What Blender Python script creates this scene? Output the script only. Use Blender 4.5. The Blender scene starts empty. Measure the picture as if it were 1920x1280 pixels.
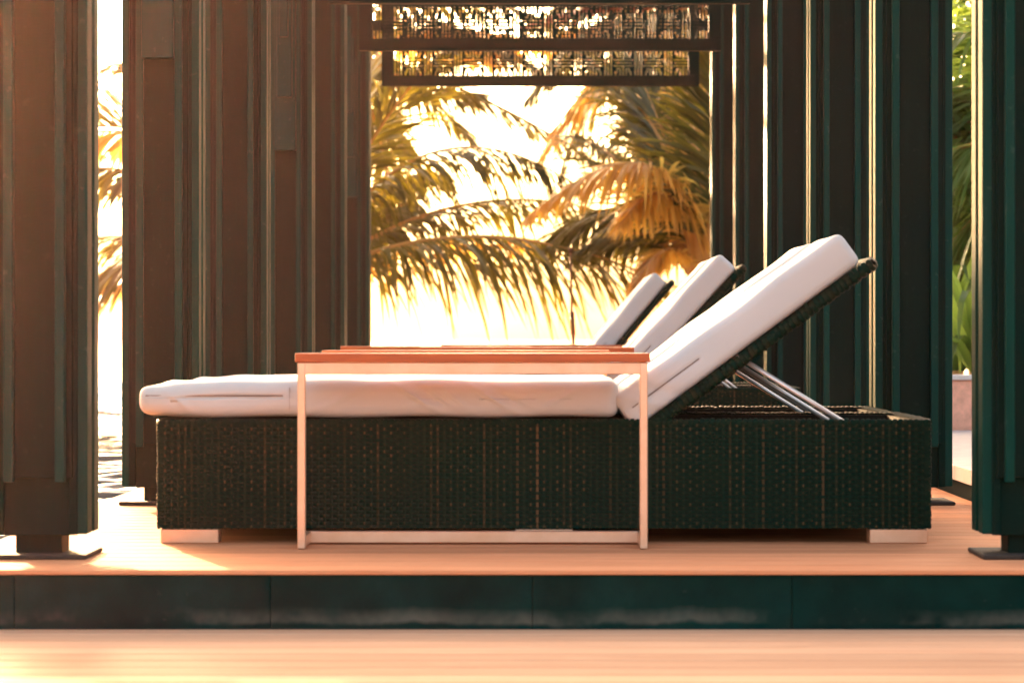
import bpy, bmesh, math, random
import numpy as np
from mathutils import Vector, Matrix, Quaternion

random.seed(7)
rng = np.random.default_rng(7)
S = bpy.context.scene
COL = S.collection
R = math.radians

# ------------------------------------------------------------------ camera
FPX = 5260.0                      # focal length in pixels of a 1920 px wide frame
CAMH = 0.532                      # lens height above the upper deck
cam = bpy.data.cameras.new('camera')
cam.sensor_width = 36.0
cam.lens = 36.0 * FPX / 1920.0
cam.shift_x = -60.0 / 1920.0
cam.shift_y = -6.0 / 1920.0
cam.clip_start = 0.1
cam.clip_end = 5000.0
cam.dof.use_dof = True
cam.dof.focus_distance = 9.3
cam.dof.aperture_fstop = 5.6
camo = bpy.data.objects.new('camera', cam)
camo.location = (0, 0, CAMH)
camo.rotation_euler = (R(90), 0, 0)
COL.objects.link(camo)
S.camera = camo

# ------------------------------------------------------------------ light
SUN_AZ, SUN_EL = 19.0, 7.5       # degrees left of the view axis, above the horizon
sdir = Vector((-math.sin(R(SUN_AZ)) * math.cos(R(SUN_EL)), math.cos(R(SUN_AZ)) * math.cos(R(SUN_EL)), math.sin(R(SUN_EL))))
world = bpy.data.worlds.new('World')
S.world = world
world.use_nodes = True
wn = world.node_tree
wn.nodes.clear()
sky = wn.nodes.new('ShaderNodeTexSky')
sky.sky_type = 'NISHITA'
sky.sun_disc = False
sky.sun_elevation = R(SUN_EL)
sky.sun_rotation = R(-SUN_AZ)
sky.air_density = 0.6
sky.dust_density = 8.0
sky.ozone_density = 0.3
bg = wn.nodes.new('ShaderNodeBackground')
bg.inputs['Strength'].default_value = 0.15
wo = wn.nodes.new('ShaderNodeOutputWorld')
wb = wn.nodes.new('ShaderNodeMixRGB'); wb.blend_type = 'MULTIPLY'; wb.inputs[0].default_value = 1.0
wb.inputs[2].default_value = (1.0, .86, .74, 1)      # warm evening white balance, the same in every direction
wn.links.new(sky.outputs[0], wb.inputs[1])
wn.links.new(wb.outputs[0], bg.inputs[0])
wn.links.new(bg.outputs[0], wo.inputs[0])

sl = bpy.data.lights.new('sun', 'SUN')
sl.energy = 2.6
sl.angle = R(1.0)
sl.color = (1.0, 0.62, 0.32)
so = bpy.data.objects.new('sun', sl)
so.rotation_euler = sdir.to_track_quat('Z', 'Y').to_euler()
so.location = (-6, 16, 6)
COL.objects.link(so)

S.view_settings.view_transform = 'Standard'
S.view_settings.look = 'None'
S.view_settings.gamma = 1.0
S.view_settings.exposure = 3.6
S.render.engine = 'CYCLES'
S.cycles.use_denoising = True
S.cycles.max_bounces = 8
S.cycles.diffuse_bounces = 4
S.cycles.transmission_bounces = 4
S.cycles.transparent_max_bounces = 6
S.cycles.volume_bounces = 0
S.cycles.sample_clamp_indirect = 6.0

# ------------------------------------------------------------------ helpers
def tag(o, label=None, cat=None, group=None, kind=None):
    if label: o['label'] = label
    if cat: o['category'] = cat
    if group: o['group'] = group
    if kind: o['kind'] = kind
    return o

def link(o, parent=None):
    COL.objects.link(o)
    if parent is not None: o.parent = parent
    return o

def empty(name, loc=(0, 0, 0), rz=0.0):
    o = bpy.data.objects.new(name, None)
    o.empty_display_size = 0.1
    o.location = loc
    o.rotation_euler = (0, 0, rz)
    return link(o)

def mesh_obj(name, me, mat=None, parent=None, loc=(0, 0, 0), rot=(0, 0, 0), scale=(1, 1, 1)):
    o = bpy.data.objects.new(name, me)
    if mat is not None and not me.materials: me.materials.append(mat)
    o.location = loc; o.rotation_euler = rot; o.scale = scale
    return link(o, parent)

def copy_tree(o, parent=None):
    c = o.copy()
    link(c, parent)
    for ch in o.children: copy_tree(ch, c)
    return c

def pydata(name, vs, fs, smooth=False):
    me = bpy.data.meshes.new(name)
    me.from_pydata([tuple(v) for v in vs], [], [tuple(f) for f in fs])
    if smooth: me.polygons.foreach_set('use_smooth', [True] * len(me.polygons))
    me.update()
    return me

def bm_mesh(name, bm, smooth=False):
    me = bpy.data.meshes.new(name)
    bm.normal_update()
    bm.to_mesh(me); bm.free()
    if smooth: me.polygons.foreach_set('use_smooth', [True] * len(me.polygons))
    return me

def add_box(bm, x0, x1, y0, y1, z0, z1, bevel=0.0, seg=1):
    r = bmesh.ops.create_cube(bm, size=1.0)
    vs = r['verts']
    for v in vs:
        v.co = Vector((x0 + (v.co.x + .5) * (x1 - x0), y0 + (v.co.y + .5) * (y1 - y0), z0 + (v.co.z + .5) * (z1 - z0)))
    if bevel > 0:
        es = list({e for v in vs for e in v.link_edges})
        bmesh.ops.bevel(bm, geom=es, offset=bevel, segments=seg, profile=0.5, affect='EDGES')

def box_mesh(name, x0, x1, y0, y1, z0, z1, bevel=0.0, seg=1):
    bm = bmesh.new()
    add_box(bm, x0, x1, y0, y1, z0, z1, bevel, seg)
    return bm_mesh(name, bm)

def rod(bm, a, b, r, n=12):
    a, b = Vector(a), Vector(b)
    d = b - a
    q = d.to_track_quat('Z', 'Y').to_matrix().to_4x4()
    m = Matrix.Translation((a + b) / 2) @ q
    bmesh.ops.create_cone(bm, cap_ends=True, segments=n, radius1=r, radius2=r, depth=d.length, matrix=m)

def px(x, y, d):
    """the point at depth d that the photograph shows at pixel (x, y)"""
    return Vector(((x - 1020.0) * d / FPX, d, CAMH - (y - 634.0) * d / FPX))

# ------------------------------------------------------------------ materials
class Mat:
    def __init__(s, name):
        s.m = bpy.data.materials.new(name); s.m.use_nodes = True
        s.t = s.m.node_tree; s.n = s.t.nodes; s.l = s.t.links
        s.b = s.n['Principled BSDF']; s.out = s.n['Material Output']
    def node(s, k, **kw):
        n = s.n.new('ShaderNode' + k)
        for a, v in kw.items():
            if a in n.inputs.keys() if hasattr(n, 'inputs') else False: n.inputs[a].default_value = v
            else: setattr(n, a, v)
        return n
    def coords(s, scale=(1, 1, 1), kind='Object'):
        tc = s.node('TexCoord'); mp = s.node('Mapping')
        mp.inputs['Scale'].default_value = scale
        s.l.new(tc.outputs[kind], mp.inputs['Vector'])
        return mp.outputs[0]
    def world_coords(s, scale=(1, 1, 1)):
        g = s.node('NewGeometry'); mp = s.node('Mapping')
        mp.inputs['Scale'].default_value = scale
        s.l.new(g.outputs['Position'], mp.inputs['Vector'])
        return mp.outputs[0]
    def noise(s, vec, scale, detail=4, rough=.55, dist=0.0):
        n = s.node('TexNoise')
        n.inputs['Scale'].default_value = scale; n.inputs['Detail'].default_value = detail
        n.inputs['Roughness'].default_value = rough; n.inputs['Distortion'].default_value = dist
        s.l.new(vec, n.inputs['Vector'])
        return n.outputs['Fac']
    def ramp(s, fac, stops, interp='LINEAR'):
        r = s.node('ValToRGB'); r.color_ramp.interpolation = interp
        e = r.color_ramp.elements
        while len(e) < len(stops): e.new(0.5)
        for k, (p, c) in enumerate(stops):
            e[k].position = p; e[k].color = (*c, 1) if len(c) == 3 else c
        s.l.new(fac, r.inputs[0])
        return r.outputs[0]
    def mix(s, fac, a, b, mode='MIX'):
        m = s.node('MixRGB'); m.blend_type = mode
        for k, v in (('Fac', fac), ('Color1', a), ('Color2', b)):
            if isinstance(v, (int, float)): m.inputs[k].default_value = v
            elif isinstance(v, tuple): m.inputs[k].default_value = (*v, 1) if len(v) == 3 else v
            else: s.l.new(v, m.inputs[k])
        return m.outputs[0]
    def math(s, op, a, b=None):
        m = s.node('Math'); m.operation = op
        for k, v in ((0, a), (1, b)):
            if v is None: continue
            if isinstance(v, (int, float)): m.inputs[k].default_value = v
            else: s.l.new(v, m.inputs[k])
        return m.outputs[0]
    def color(s, c):
        if isinstance(c, tuple): s.b.inputs['Base Color'].default_value = (*c, 1)
        else: s.l.new(c, s.b.inputs['Base Color'])
        return s
    def rough(s, r):
        if isinstance(r, (int, float)): s.b.inputs['Roughness'].default_value = r
        else: s.l.new(r, s.b.inputs['Roughness'])
        return s
    def bump(s, h, strength=.3, dist=.01):
        b = s.node('Bump'); b.inputs['Strength'].default_value = strength; b.inputs['Distance'].default_value = dist
        s.l.new(h, b.inputs['Height']); s.l.new(b.outputs[0], s.b.inputs['Normal'])
        return s
    def set(s, k, v):
        s.b.inputs[k].default_value = v
        return s

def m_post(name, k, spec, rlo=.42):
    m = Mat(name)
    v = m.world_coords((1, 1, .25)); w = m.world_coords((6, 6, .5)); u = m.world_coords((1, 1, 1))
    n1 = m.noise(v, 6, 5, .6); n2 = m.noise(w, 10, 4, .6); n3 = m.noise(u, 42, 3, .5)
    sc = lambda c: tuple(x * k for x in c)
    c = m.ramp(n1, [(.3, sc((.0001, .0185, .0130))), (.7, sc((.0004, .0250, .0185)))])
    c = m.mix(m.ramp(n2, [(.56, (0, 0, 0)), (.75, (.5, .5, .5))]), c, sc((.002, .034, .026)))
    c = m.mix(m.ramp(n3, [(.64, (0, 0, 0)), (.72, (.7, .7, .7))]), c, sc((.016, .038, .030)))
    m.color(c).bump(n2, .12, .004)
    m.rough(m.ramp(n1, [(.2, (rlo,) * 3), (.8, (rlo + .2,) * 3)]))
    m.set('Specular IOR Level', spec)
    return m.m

def m_fascia():
    m = Mat('fascia_paint')
    v = m.world_coords((1, 1, 1)); n1 = m.noise(v, 5, 6, .65); n2 = m.noise(v, 30, 4, .6)
    base = m.ramp(n1, [(.30, (.0002, .0130, .0105)), (.55, (.0010, .0235, .0190)), (.78, (.0060, .0400, .0330))])
    sep = m.node('SeparateXYZ'); g = m.node('NewGeometry'); m.l.new(g.outputs['Position'], sep.inputs[0])
    # dried splash line with a ragged upper edge
    wob = m.noise(m.world_coords((1, 1, .2)), 6, 4, .6)
    h = m.math('ADD', sep.outputs['Z'], m.math('MULTIPLY', m.math('SUBTRACT', wob, .5), .05))
    mr = m.node('MapRange'); m.l.new(h, mr.inputs[0])
    mr.inputs[1].default_value = -.135; mr.inputs[2].default_value = -.085
    rr = m.ramp(mr.outputs[0], [(.10, (0, 0, 0)), (.30, (1, 1, 1)), (.5, (.8, .8, .8)), (.95, (0, 0, 0))])
    brk = m.ramp(m.noise(m.world_coords((1, 1, 1)), 2.1, 5, .7), [(.42, (.02,) * 3), (.62, (.8,) * 3)])
    stain = m.mix(1.0, rr, brk, 'MULTIPLY')
    c = m.mix(stain, base, (.120, .110, .085))
    c = m.mix(m.ramp(n2, [(.68, (0, 0, 0)), (.76, (.5,) * 3)]), c, (.06, .065, .055))
    m.color(c).rough(.5).bump(n2, .1, .004)
    m.set('Specular IOR Level', .02)
    return m.m

def m_deck(name, a, b, rlo, rhi):
    m = Mat(name)
    oi = m.node('ObjectInfo')
    v = m.world_coords((1.2, 14, 14)); f = m.world_coords((3, 60, 60))
    add = m.node('VectorMath'); add.operation = 'ADD'
    m.l.new(v, add.inputs[0])
    cmb = m.node('CombineXYZ'); m.l.new(m.math('MULTIPLY', oi.outputs['Random'], 40.0), cmb.inputs[0]); m.l.new(cmb.outputs[0], add.inputs[1])
    n1 = m.noise(add.outputs[0], 1.6, 5, .6, .4); n2 = m.noise(f, 2.0, 3, .6)
    c = m.ramp(n1, [(.25, a), (.75, b)])
    c = m.mix(m.math('MULTIPLY', m.math('SUBTRACT', oi.outputs['Random'], .5), .0), c, c)
    hsv = m.node('HueSaturation'); m.l.new(c, hsv.inputs['Color'])
    m.l.new(m.math('MULTIPLY_ADD', oi.outputs['Random'], .34), hsv.inputs['Value'])
    hsv.inputs['Value'].default_value = 1
    mm = m.node('Math'); mm.operation = 'MULTIPLY_ADD'; m.l.new(oi.outputs['Random'], mm.inputs[0]); mm.inputs[1].default_value = .32; mm.inputs[2].default_value = .80
    m.l.new(mm.outputs[0], hsv.inputs['Value'])
    c = m.mix(m.ramp(n2, [(.55, (0, 0, 0)), (.8, (.30,) * 3)]), hsv.outputs[0], tuple(x * .55 for x in a))
    blot = m.noise(m.world_coords((1, 1, 1)), 2.3, 4, .6)
    m.color(c).rough(m.ramp(blot, [(.3, (rlo,) * 3), (.75, (rhi,) * 3)])).bump(n1, .18, .004)
    m.set('Specular IOR Level', .05)
    return m.m

def m_wicker():
    m = Mat('wicker_resin')
    at = m.node('Attribute'); at.attribute_name = 'strand'
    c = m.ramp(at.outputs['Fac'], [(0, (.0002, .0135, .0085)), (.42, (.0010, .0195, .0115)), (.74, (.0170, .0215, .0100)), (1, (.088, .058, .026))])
    n = m.noise(m.coords((1, 1, 1)), 5, 2)
    c = m.mix(m.ramp(n, [(.4, (0, 0, 0)), (.8, (.25,) * 3)]), c, (.006, .016, .009))
    m.color(c).rough(.45)
    m.set('Specular IOR Level', .05)
    return m.m

def m_fabric(name, col):
    m = Mat(name)
    v = m.coords((1, 1, 1))
    n1 = m.noise(v, 5, 3, .5); n2 = m.noise(m.coords((1, 1, 1)), 420, 2, .5)
    c = m.ramp(n1, [(.3, tuple(x * .93 for x in col)), (.7, col)])
    m.color(c).rough(.75)
    mx = m.math('ADD', m.math('MULTIPLY', n1, 1.0), m.math('MULTIPLY', n2, .06))
    m.bump(mx, .25, .02)
    m.set('Sheen Weight', .15); m.set('Specular IOR Level', .3)
    return m.m

def m_metal():
    m = Mat('brushed_steel')
    n = m.noise(m.coords((2, 2, 60)), 6, 3); n2 = m.noise(m.coords((1, 1, 1)), 14, 4, .6)
    c = m.ramp(n2, [(.3, (.86, .56, .39)), (.7, (.76, .45, .28))])
    m.color(c).rough(m.ramp(n, [(.3, (.32,) * 3), (.7, (.48,) * 3)])).set('Metallic', .85)
    return m.m

def m_tablewood():
    m = Mat('table_teak')
    v = m.coords((2, 22, 22)); n = m.noise(v, 2.2, 5, .6, .6)
    oi = m.node('ObjectInfo')
    c = m.ramp(n, [(.25, (.30, .048, .008)), (.55, (.50, .090, .013)), (.8, (.60, .14, .022))])
    m.color(c).rough(.32).bump(n, .12, .003)
    m.set('Coat Weight', .25); m.set('Coat Roughness', .2)
    return m.m

def m_plain(name, col, rough=.6, metal=0.0, var=.15, scale=8, spec=.5):
    m = Mat(name)
    n = m.noise(m.world_coords((1, 1, 1)), scale, 4, .6)
    m.color(m.ramp(n, [(.3, tuple(x * (1 - var) for x in col)), (.7, tuple(min(1, x * (1 + var)) for x in col))]))
    m.rough(rough).set('Metallic', metal).set('Specular IOR Level', spec)
    m.bump(n, .15, .004)
    return m.m

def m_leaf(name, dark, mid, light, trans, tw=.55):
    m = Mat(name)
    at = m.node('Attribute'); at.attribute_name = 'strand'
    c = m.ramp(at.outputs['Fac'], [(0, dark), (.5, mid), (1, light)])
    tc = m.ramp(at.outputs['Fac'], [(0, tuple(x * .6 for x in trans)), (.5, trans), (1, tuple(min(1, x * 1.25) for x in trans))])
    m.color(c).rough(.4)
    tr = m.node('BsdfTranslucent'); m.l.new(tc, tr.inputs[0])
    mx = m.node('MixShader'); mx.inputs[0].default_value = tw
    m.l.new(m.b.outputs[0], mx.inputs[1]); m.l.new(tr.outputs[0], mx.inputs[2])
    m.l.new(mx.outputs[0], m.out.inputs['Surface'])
    return m.m

def m_water():
    m = Mat('sea_water')
    v = m.world_coords((1.0, 1.0, 1)); n1 = m.noise(m.world_coords((.7, 1.7, 1)), 2.2, 3, .55, .5); n2 = m.noise(m.world_coords((1, 2.2, 1)), 7, 2, .5)
    h = m.math('ADD', m.math('MULTIPLY', n1, 1.0), m.math('MULTIPLY', n2, .3))
    m.color((.02, .035, .032)).rough(.06).bump(h, .35, .06)
    m.set('IOR', 1.33)
    return m.m

M = dict(
    post=m_post('post_paint', .62, .03), flange=m_post('post_paint_lit', 1.55, .05, .38), rust=m_plain('rusty_foot_plate', (.030, .018, .010), .8, scale=30, var=.5), fascia=m_fascia(),  # post and flange: one paint darkened and lightened, recess shade put into the colour
    deck=m_deck('deck_timber', (.60, .225, .100), (.76, .335, .165), .60, .78),
    deck_low=m_deck('lower_deck_timber', (.60, .310, .175), (.72, .420, .250), .50, .70),
    wicker=m_wicker(), core=m_plain('dark_core', (.008, .012, .009), .8, spec=.1),  # core: plain dark backing inside the wicker, decks and terrace
    fabric=m_fabric('cushion_fabric', (.64, .61, .57)), seam_light=m_plain('seam_thread', (.42, .34, .29), .8), seam=m_plain('seam_tape', (.20, .13, .10), .8),
    metal=m_metal(), silver=m_plain('silver_strut', (.74, .66, .60), .35, .6, .08), wood=m_tablewood(),
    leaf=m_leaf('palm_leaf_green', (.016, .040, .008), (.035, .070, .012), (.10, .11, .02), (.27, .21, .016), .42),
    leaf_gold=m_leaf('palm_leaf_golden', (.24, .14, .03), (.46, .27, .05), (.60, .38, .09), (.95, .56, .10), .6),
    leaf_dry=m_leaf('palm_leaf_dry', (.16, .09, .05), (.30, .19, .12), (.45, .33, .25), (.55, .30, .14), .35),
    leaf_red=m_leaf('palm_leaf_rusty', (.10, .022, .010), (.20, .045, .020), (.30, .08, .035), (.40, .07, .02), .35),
    leaf_cool=m_leaf('palm_leaf_cool', (.030, .085, .022), (.075, .175, .045), (.24, .32, .13), (.34, .50, .07), .45),
    stem=m_plain('palm_stalk', (.58, .27, .06), .5), trunk=m_plain('palm_trunk', (.46, .21, .08), .8, scale=12, var=.35),
    water=m_water(), sand=m_plain('sand', (.46, .38, .28), .9, scale=3),
    stone=m_plain('pink_stone', (.86, .40, .26), .75, scale=30, var=.18), coping=m_plain('pale_coping', (.62, .54, .48), .6, scale=20),
    paver=m_plain('pale_paving', (.50, .41, .36), .6, scale=9, var=.1), soil=m_plain('soil', (.06, .045, .03), .9),
    pole=m_plain('brown_pole', (.18, .075, .035), .5, scale=20, var=.3),
)

# ------------------------------------------------------------------ structure: water, sand, decks
XC = -0.022                       # centre line of the pavilion
w = pydata('sea', [(-400, -60, -.27), (400, -60, -.27), (400, 900, -.27), (-400, 900, -.27)], [(0, 1, 2, 3)])
tag(mesh_obj('sea', w, M['water']), 'rippled glaring water beside the timber deck', None, kind='structure')
def ripple_mesh():
    xs = np.arange(-8, -1.45, .10); ys = np.concatenate([np.arange(6.6, 20, .018), np.arange(20, 46, .05)])
    X, Y = np.meshgrid(xs, ys)
    Z = np.zeros_like(X)
    for k in range(30):
        wl = rng.uniform(.07, .30); th = rng.normal(0, .30); kk = 2 * math.pi / wl
        amp = .027 * wl * rng.uniform(.4, 1.2)
        Z += amp * np.sin(kk * (Y * math.cos(th) + X * math.sin(th)) + rng.uniform(0, 6.28) + 1.1 * np.sin(X * 1.1 + k) + .9 * np.sin(Y * .7 + k * 2))
    vs = np.stack([X, Y, Z - .20], -1).reshape(-1, 3)
    nx, ny = len(xs), len(ys)
    idx = np.arange((ny - 1) * (nx - 1)); a = idx // (nx - 1) * nx + idx % (nx - 1)
    fs = np.stack([a, a + 1, a + nx + 1, a + nx], -1)
    return pydata('ripples', vs.tolist(), fs.tolist(), True)
tag(mesh_obj('water', ripple_mesh(), M['water']), 'rippled dark and bright water left of the deck', None, kind='structure')

def sand_mesh():
    nx, ny = 60, 50
    vs, fs = [], []
    for j in range(ny + 1):
        y = 18.7 + 31 * j / ny
        xl = -2.5 - (y - 18.7) * .152 - .25 * math.sin(y * .9)
        for i in range(nx + 1):
            t = i / nx
            x = xl + t * (26 - xl)
            z = -.30 + .24 * min(1, t * 9) * min(1, (y - 18.7) * 1.2) + .02 * math.sin(x * 2.1) * math.cos(y * 1.7) + .05 * math.sin(x * .4 + y * .3) * min(1, t * 3)
            vs.append((x, y, z))
    for j in range(ny):
        for i in range(nx):
            a = j * (nx + 1) + i
            fs.append((a, a + 1, a + nx + 2, a + nx + 1))
    return pydata('beach', vs, fs, True)
tag(mesh_obj('beach', sand_mesh(), M['sand']), kind='structure')

DY0, DY1, DX = 6.45, 18.3, 1.42
deck = mesh_obj('deck', box_mesh('deck_frame', XC - DX + .05, XC + DX - .05, DY0 + .05, DY1 - .02, -.30, -.018), M['core'])
tag(deck, kind='structure')
pitch, gap = 0.125, 0.006
plank_me = box_mesh('plank', -DX, DX, 0, pitch - gap, -.0115, 0, .002)
k = 0
y = DY0
while y + pitch < DY1 + .01:
    mesh_obj('plank', plank_me, M['deck'], deck, (XC, y, 0))
    y += pitch
# fascia panels of the step
fj = [-3.9, -3.1, -2.43, -1.83, -1.22, -.63, -.027, .571, 1.17, 1.77, 2.37, 2.97, 3.57]
for a, b in zip(fj[:-1], fj[1:]):
    mesh_obj('fascia_panel', box_mesh('fascia_panel', a + .0007, b - .0007, DY0 + .012, DY0 + .034, -.150, -.0125, .0015), M['fascia'], deck)
low = mesh_obj('lower_deck', box_mesh('lower_deck_frame', -6, 6, -3, DY0 + .02, -.5, -.165), M['core'])
tag(low, kind='structure')
plank2 = box_mesh('lower_plank', -6, 6, 0, pitch - gap, -.026, 0, .0025)
y = DY0 + .012 - pitch
while y > -3:
    mesh_obj('plank', plank2, M['deck_low'], low, (0, y, -.137))
    y -= pitch
# the deck edge that carries the fascia beyond the pavilion on both sides
for sx in (-1, 1):
    sd = mesh_obj('side_deck', box_mesh('side_deck', min(sx * 1.46, sx * 3.9), max(sx * 1.46, sx * 3.9), DY0 + .036, DY0 + .16, -.3, -.001, .002), M['deck'])
    tag(sd, kind='structure')

# paved terrace on the right, its planter wall
terr = mesh_obj('terrace', box_mesh('terrace_base', 1.47, 8, 7.4, 13.2, -.3, .045), M['core'])
tag(terr, kind='structure')
for j in range(8):
    for i in range(8):
        y0 = 7.4 + j * .725; x0 = 1.40 + i * .8
        mesh_obj('paver', box_mesh('paver', x0 + .002, x0 + .798, y0 + .002, y0 + .722, .048, .1, .003), M['paver'], terr)
garden = mesh_obj('garden_soil', box_mesh('garden_soil', 1.6, 12, 13.46, 18.6, -.3, .27), M['soil'])
tag(garden, kind='structure')

# ------------------------------------------------------------------ pavilion posts
ZB, ZT = 0.055, 3.25
HB = .080
me_body = box_mesh('post_body', -HB, HB, -HB, HB, ZB, ZT, .003, 2)
def layer_meshes(z0, z1, fi=.0500, fo=.0735):
    pl = box_mesh('cladding', -.090, .090, -.1000, -HB + .002, z0, ZT, .0022)
    bm = bmesh.new()
    add_box(bm, -fo, -fi, -.1235, -.0985, z1, ZT, .0030, 2)
    add_box(bm, fi, fo, -.1235, -.0985, z1, ZT, .0030, 2)
    return pl, bm_mesh('channel', bm)
me_plate, me_chan = layer_meshes(.195, .186)
me_plate_long, me_chan_long = layer_meshes(ZB + .002, ZB + .004, .020, .086)
me_stub = box_mesh('stub', -.056, .056, -.056, .056, .008, ZB + .004, .003)
me_foot = box_mesh('foot_plate', -.127, .127, -.127, .127, .0005, .012, .003)
me_rag = None

def make_post():
    r = empty('pavilion_post')
    mesh_obj('body', me_body, M['post'], r)
    for q in range(4):
        mesh_obj('cladding_board', me_plate_long if q % 2 else me_plate, M['post'], r, rot=(0, 0, q * math.pi / 2))
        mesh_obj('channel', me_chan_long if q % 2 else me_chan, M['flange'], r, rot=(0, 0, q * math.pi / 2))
    mesh_obj('stub', me_stub, M['post'], r)
    mesh_obj('foot_plate', me_foot, M['rust'], r)
    return r

me_br = [box_mesh('bracket_a', -.050, .050, -.1600, -.1240, 1.42, 2.30, .0035, 2),
         box_mesh('bracket_b', -.036, .036, -.1965, -.1605, 1.67, 2.42, .0035, 2),
         box_mesh('bracket_c', -.020, .020, -.2330, -.1970, 1.95, 2.55, .0035, 2)]
PY0, PS = 6.76 + .107, 2.19
post0 = make_post()
first = True
LL = ['tall dark post at the left edge of the photo, nearest the camera',
      'second post from the left edge, stepped bracket high on its front',
      'third post from the left edge, plain channel front without bracket',
      'fourth post from the left edge, three stepped bracket boards on it',
      'fifth post from the left edge, plain and narrow in the distance',
      'last post of the left row, beside the palm view opening']
LR = ['dark green post at the right edge of the photo, nearest the camera',
      'second post from the right edge, behind the raised end of the wicker bed',
      'third post from the right edge, behind the nearest raised backrest',
      'fourth post from the right edge, gold lit edge above second backrest',
      'fifth post from the right edge, narrow dark green in the distance',
      'last post of the right row, beside the palm view opening']
for side in (-1, 1):
    for k in range(6):
        p = post0 if first else copy_tree(post0)
        if first: proto_children = None
        first = False
        p.location = (XC + side * 1.205, PY0 + PS * k, 0)
        tag(p, (LL if side < 0 else LR)[k], 'post', 'posts of the pavilion in two rows')
# brackets only on every second post of the left row
posts = [o for o in COL.objects if o.name.startswith('pavilion_post')]
for p in posts:
    k = round((p.location.y - PY0) / PS)
    if p.location.x < 0 and k in (1, 3, 5):
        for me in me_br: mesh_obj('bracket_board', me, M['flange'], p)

# eave beams that join the post heads above the picture
for side, lab in ((-1, 'dark eave beam along the heads of the left posts'), (1, 'dark eave beam along the heads of the right posts')):
    b = mesh_obj('eave_beam', box_mesh('eave_beam', -.12, .12, 6.6, 18.1, 3.252, 3.5, .004), M['post'], None, (XC + side * 1.205, 0, 0))
    tag(b, lab, 'beam')

# ------------------------------------------------------------------ fretwork lintels
TILE = ['#.#.#.##.##.#.#.##.#',
        '#.#.#.##.##.#.#.##.#',
        '#.#.#.##..#.#.#.#..#',
        '#.#.#.###.#.#.#.#.##',
        '#.#.#.###...#.#...##',
        '#.#.#.#######.######',
        '#.#.#.#.............',
        '#.#.#.##############',
        '#.#.#.##...........#',
        '#.#.#.##############',
        '#.#.#.#.............',
        '#.#.#.#######.######',
        '#.#.#.###...#.#...##',
        '#.#.#.###.#.#.#.#.##',
        '#.#.#.##..#.#.#.#..#',
        '#.#.#.##.##.#.#.##.#',
        '#.#.#.##.##.#.#.##.#',
        '.......######.#####.']
def fret_mesh(width, rows, cell):
    n = int(round(width / cell)); vs, fs = [], []
    for r in range(rows):
        row = TILE[r % len(TILE)]
        i = 0
        while i < n:
            if row[i % 20] == '#':
                j = i
                while j < n and row[j % 20] == '#': j += 1
                x0, x1 = -width / 2 + i * cell, -width / 2 + j * cell
                z0, z1 = r * cell - .0001, (r + 1) * cell + .0001; x0 += .0007; x1 -= .0007
                b = len(vs)
                for yy in (-.004 - .0002 * (r % 2) , .004 + .0002 * (r % 2)):
                    vs += [(x0, yy, z0), (x1, yy, z0), (x1, yy, z1), (x0, yy, z1)]
                fs += [(b, b + 1, b + 2, b + 3), (b + 7, b + 6, b + 5, b + 4), (b, b + 4, b + 5, b + 1), (b + 3, b + 2, b + 6, b + 7), (b, b + 3, b + 7, b + 4), (b + 1, b + 5, b + 6, b + 2)]
                i = j
            else: i += 1
    return pydata('fretwork', vs, fs)
CELL = .0095
me_fret = fret_mesh(1.87, 42, CELL)
bm = bmesh.new()
add_box(bm, -1.005, 1.005, -.03, .03, 0, .066, .002)
me_rail = bm_mesh('rail', bm)
me_stile = box_mesh('stile', -.035, .035, -.0285, .0285, .0662, .50, .002)
lin_lab = ['fretwork lintel panel cut off by the top of the photo, only its lower rail showing',
           'middle fretwork lintel with wide frame across the top of the opening',
           'lowest and farthest fretwork lintel, directly above the palm view']
for i, k in enumerate((3, 4, 5)):
    r = empty('fretwork_lintel', (XC, PY0 + PS * k - .05, 2.126))
    mesh_obj('bottom_rail', me_rail, M['post'], r)
    mesh_obj('top_rail', me_rail, M['post'], r, (0, 0, .5005))
    for sx in (-1, 1): mesh_obj('stile', me_stile, M['post'], r, (sx * .97, 0, 0))
    f = mesh_obj('fretwork', me_fret, M['post'], r, (0, 0, .0665))
    f['kind'] = 'stuff'
    for sx in (-1, 1):
        mesh_obj('hanger', box_mesh('hanger', -.045, .045, -.012, .012, .35, .42, .002), M['post'], r, (sx * 1.04, 0, 0))
    tag(r, lin_lab[i], 'lintel panel', 'fretwork lintels across the pavilion')

# ------------------------------------------------------------------ wicker lounger
def ribbon_block(vs, fs, cs, pts_top, col, nrm, half, vert):
    """a strand along pts (n,3): three vertex rows: edge, crown, edge"""
    n = len(pts_top); b = len(vs)
    P = np.asarray(pts_top); up = np.asarray(vert) * half
    rows = (P - up - nrm * half * .45, P, P + up - nrm * half * .45)
    for q in rows:
        vs.extend(q.tolist()); cs.extend(col if isinstance(col, list) else [col] * n)
    for r in range(2):
        for i in range(n - 1):
            a = b + r * n + i
            fs.append((a, a + 1, a + n + 1, a + n))

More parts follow.
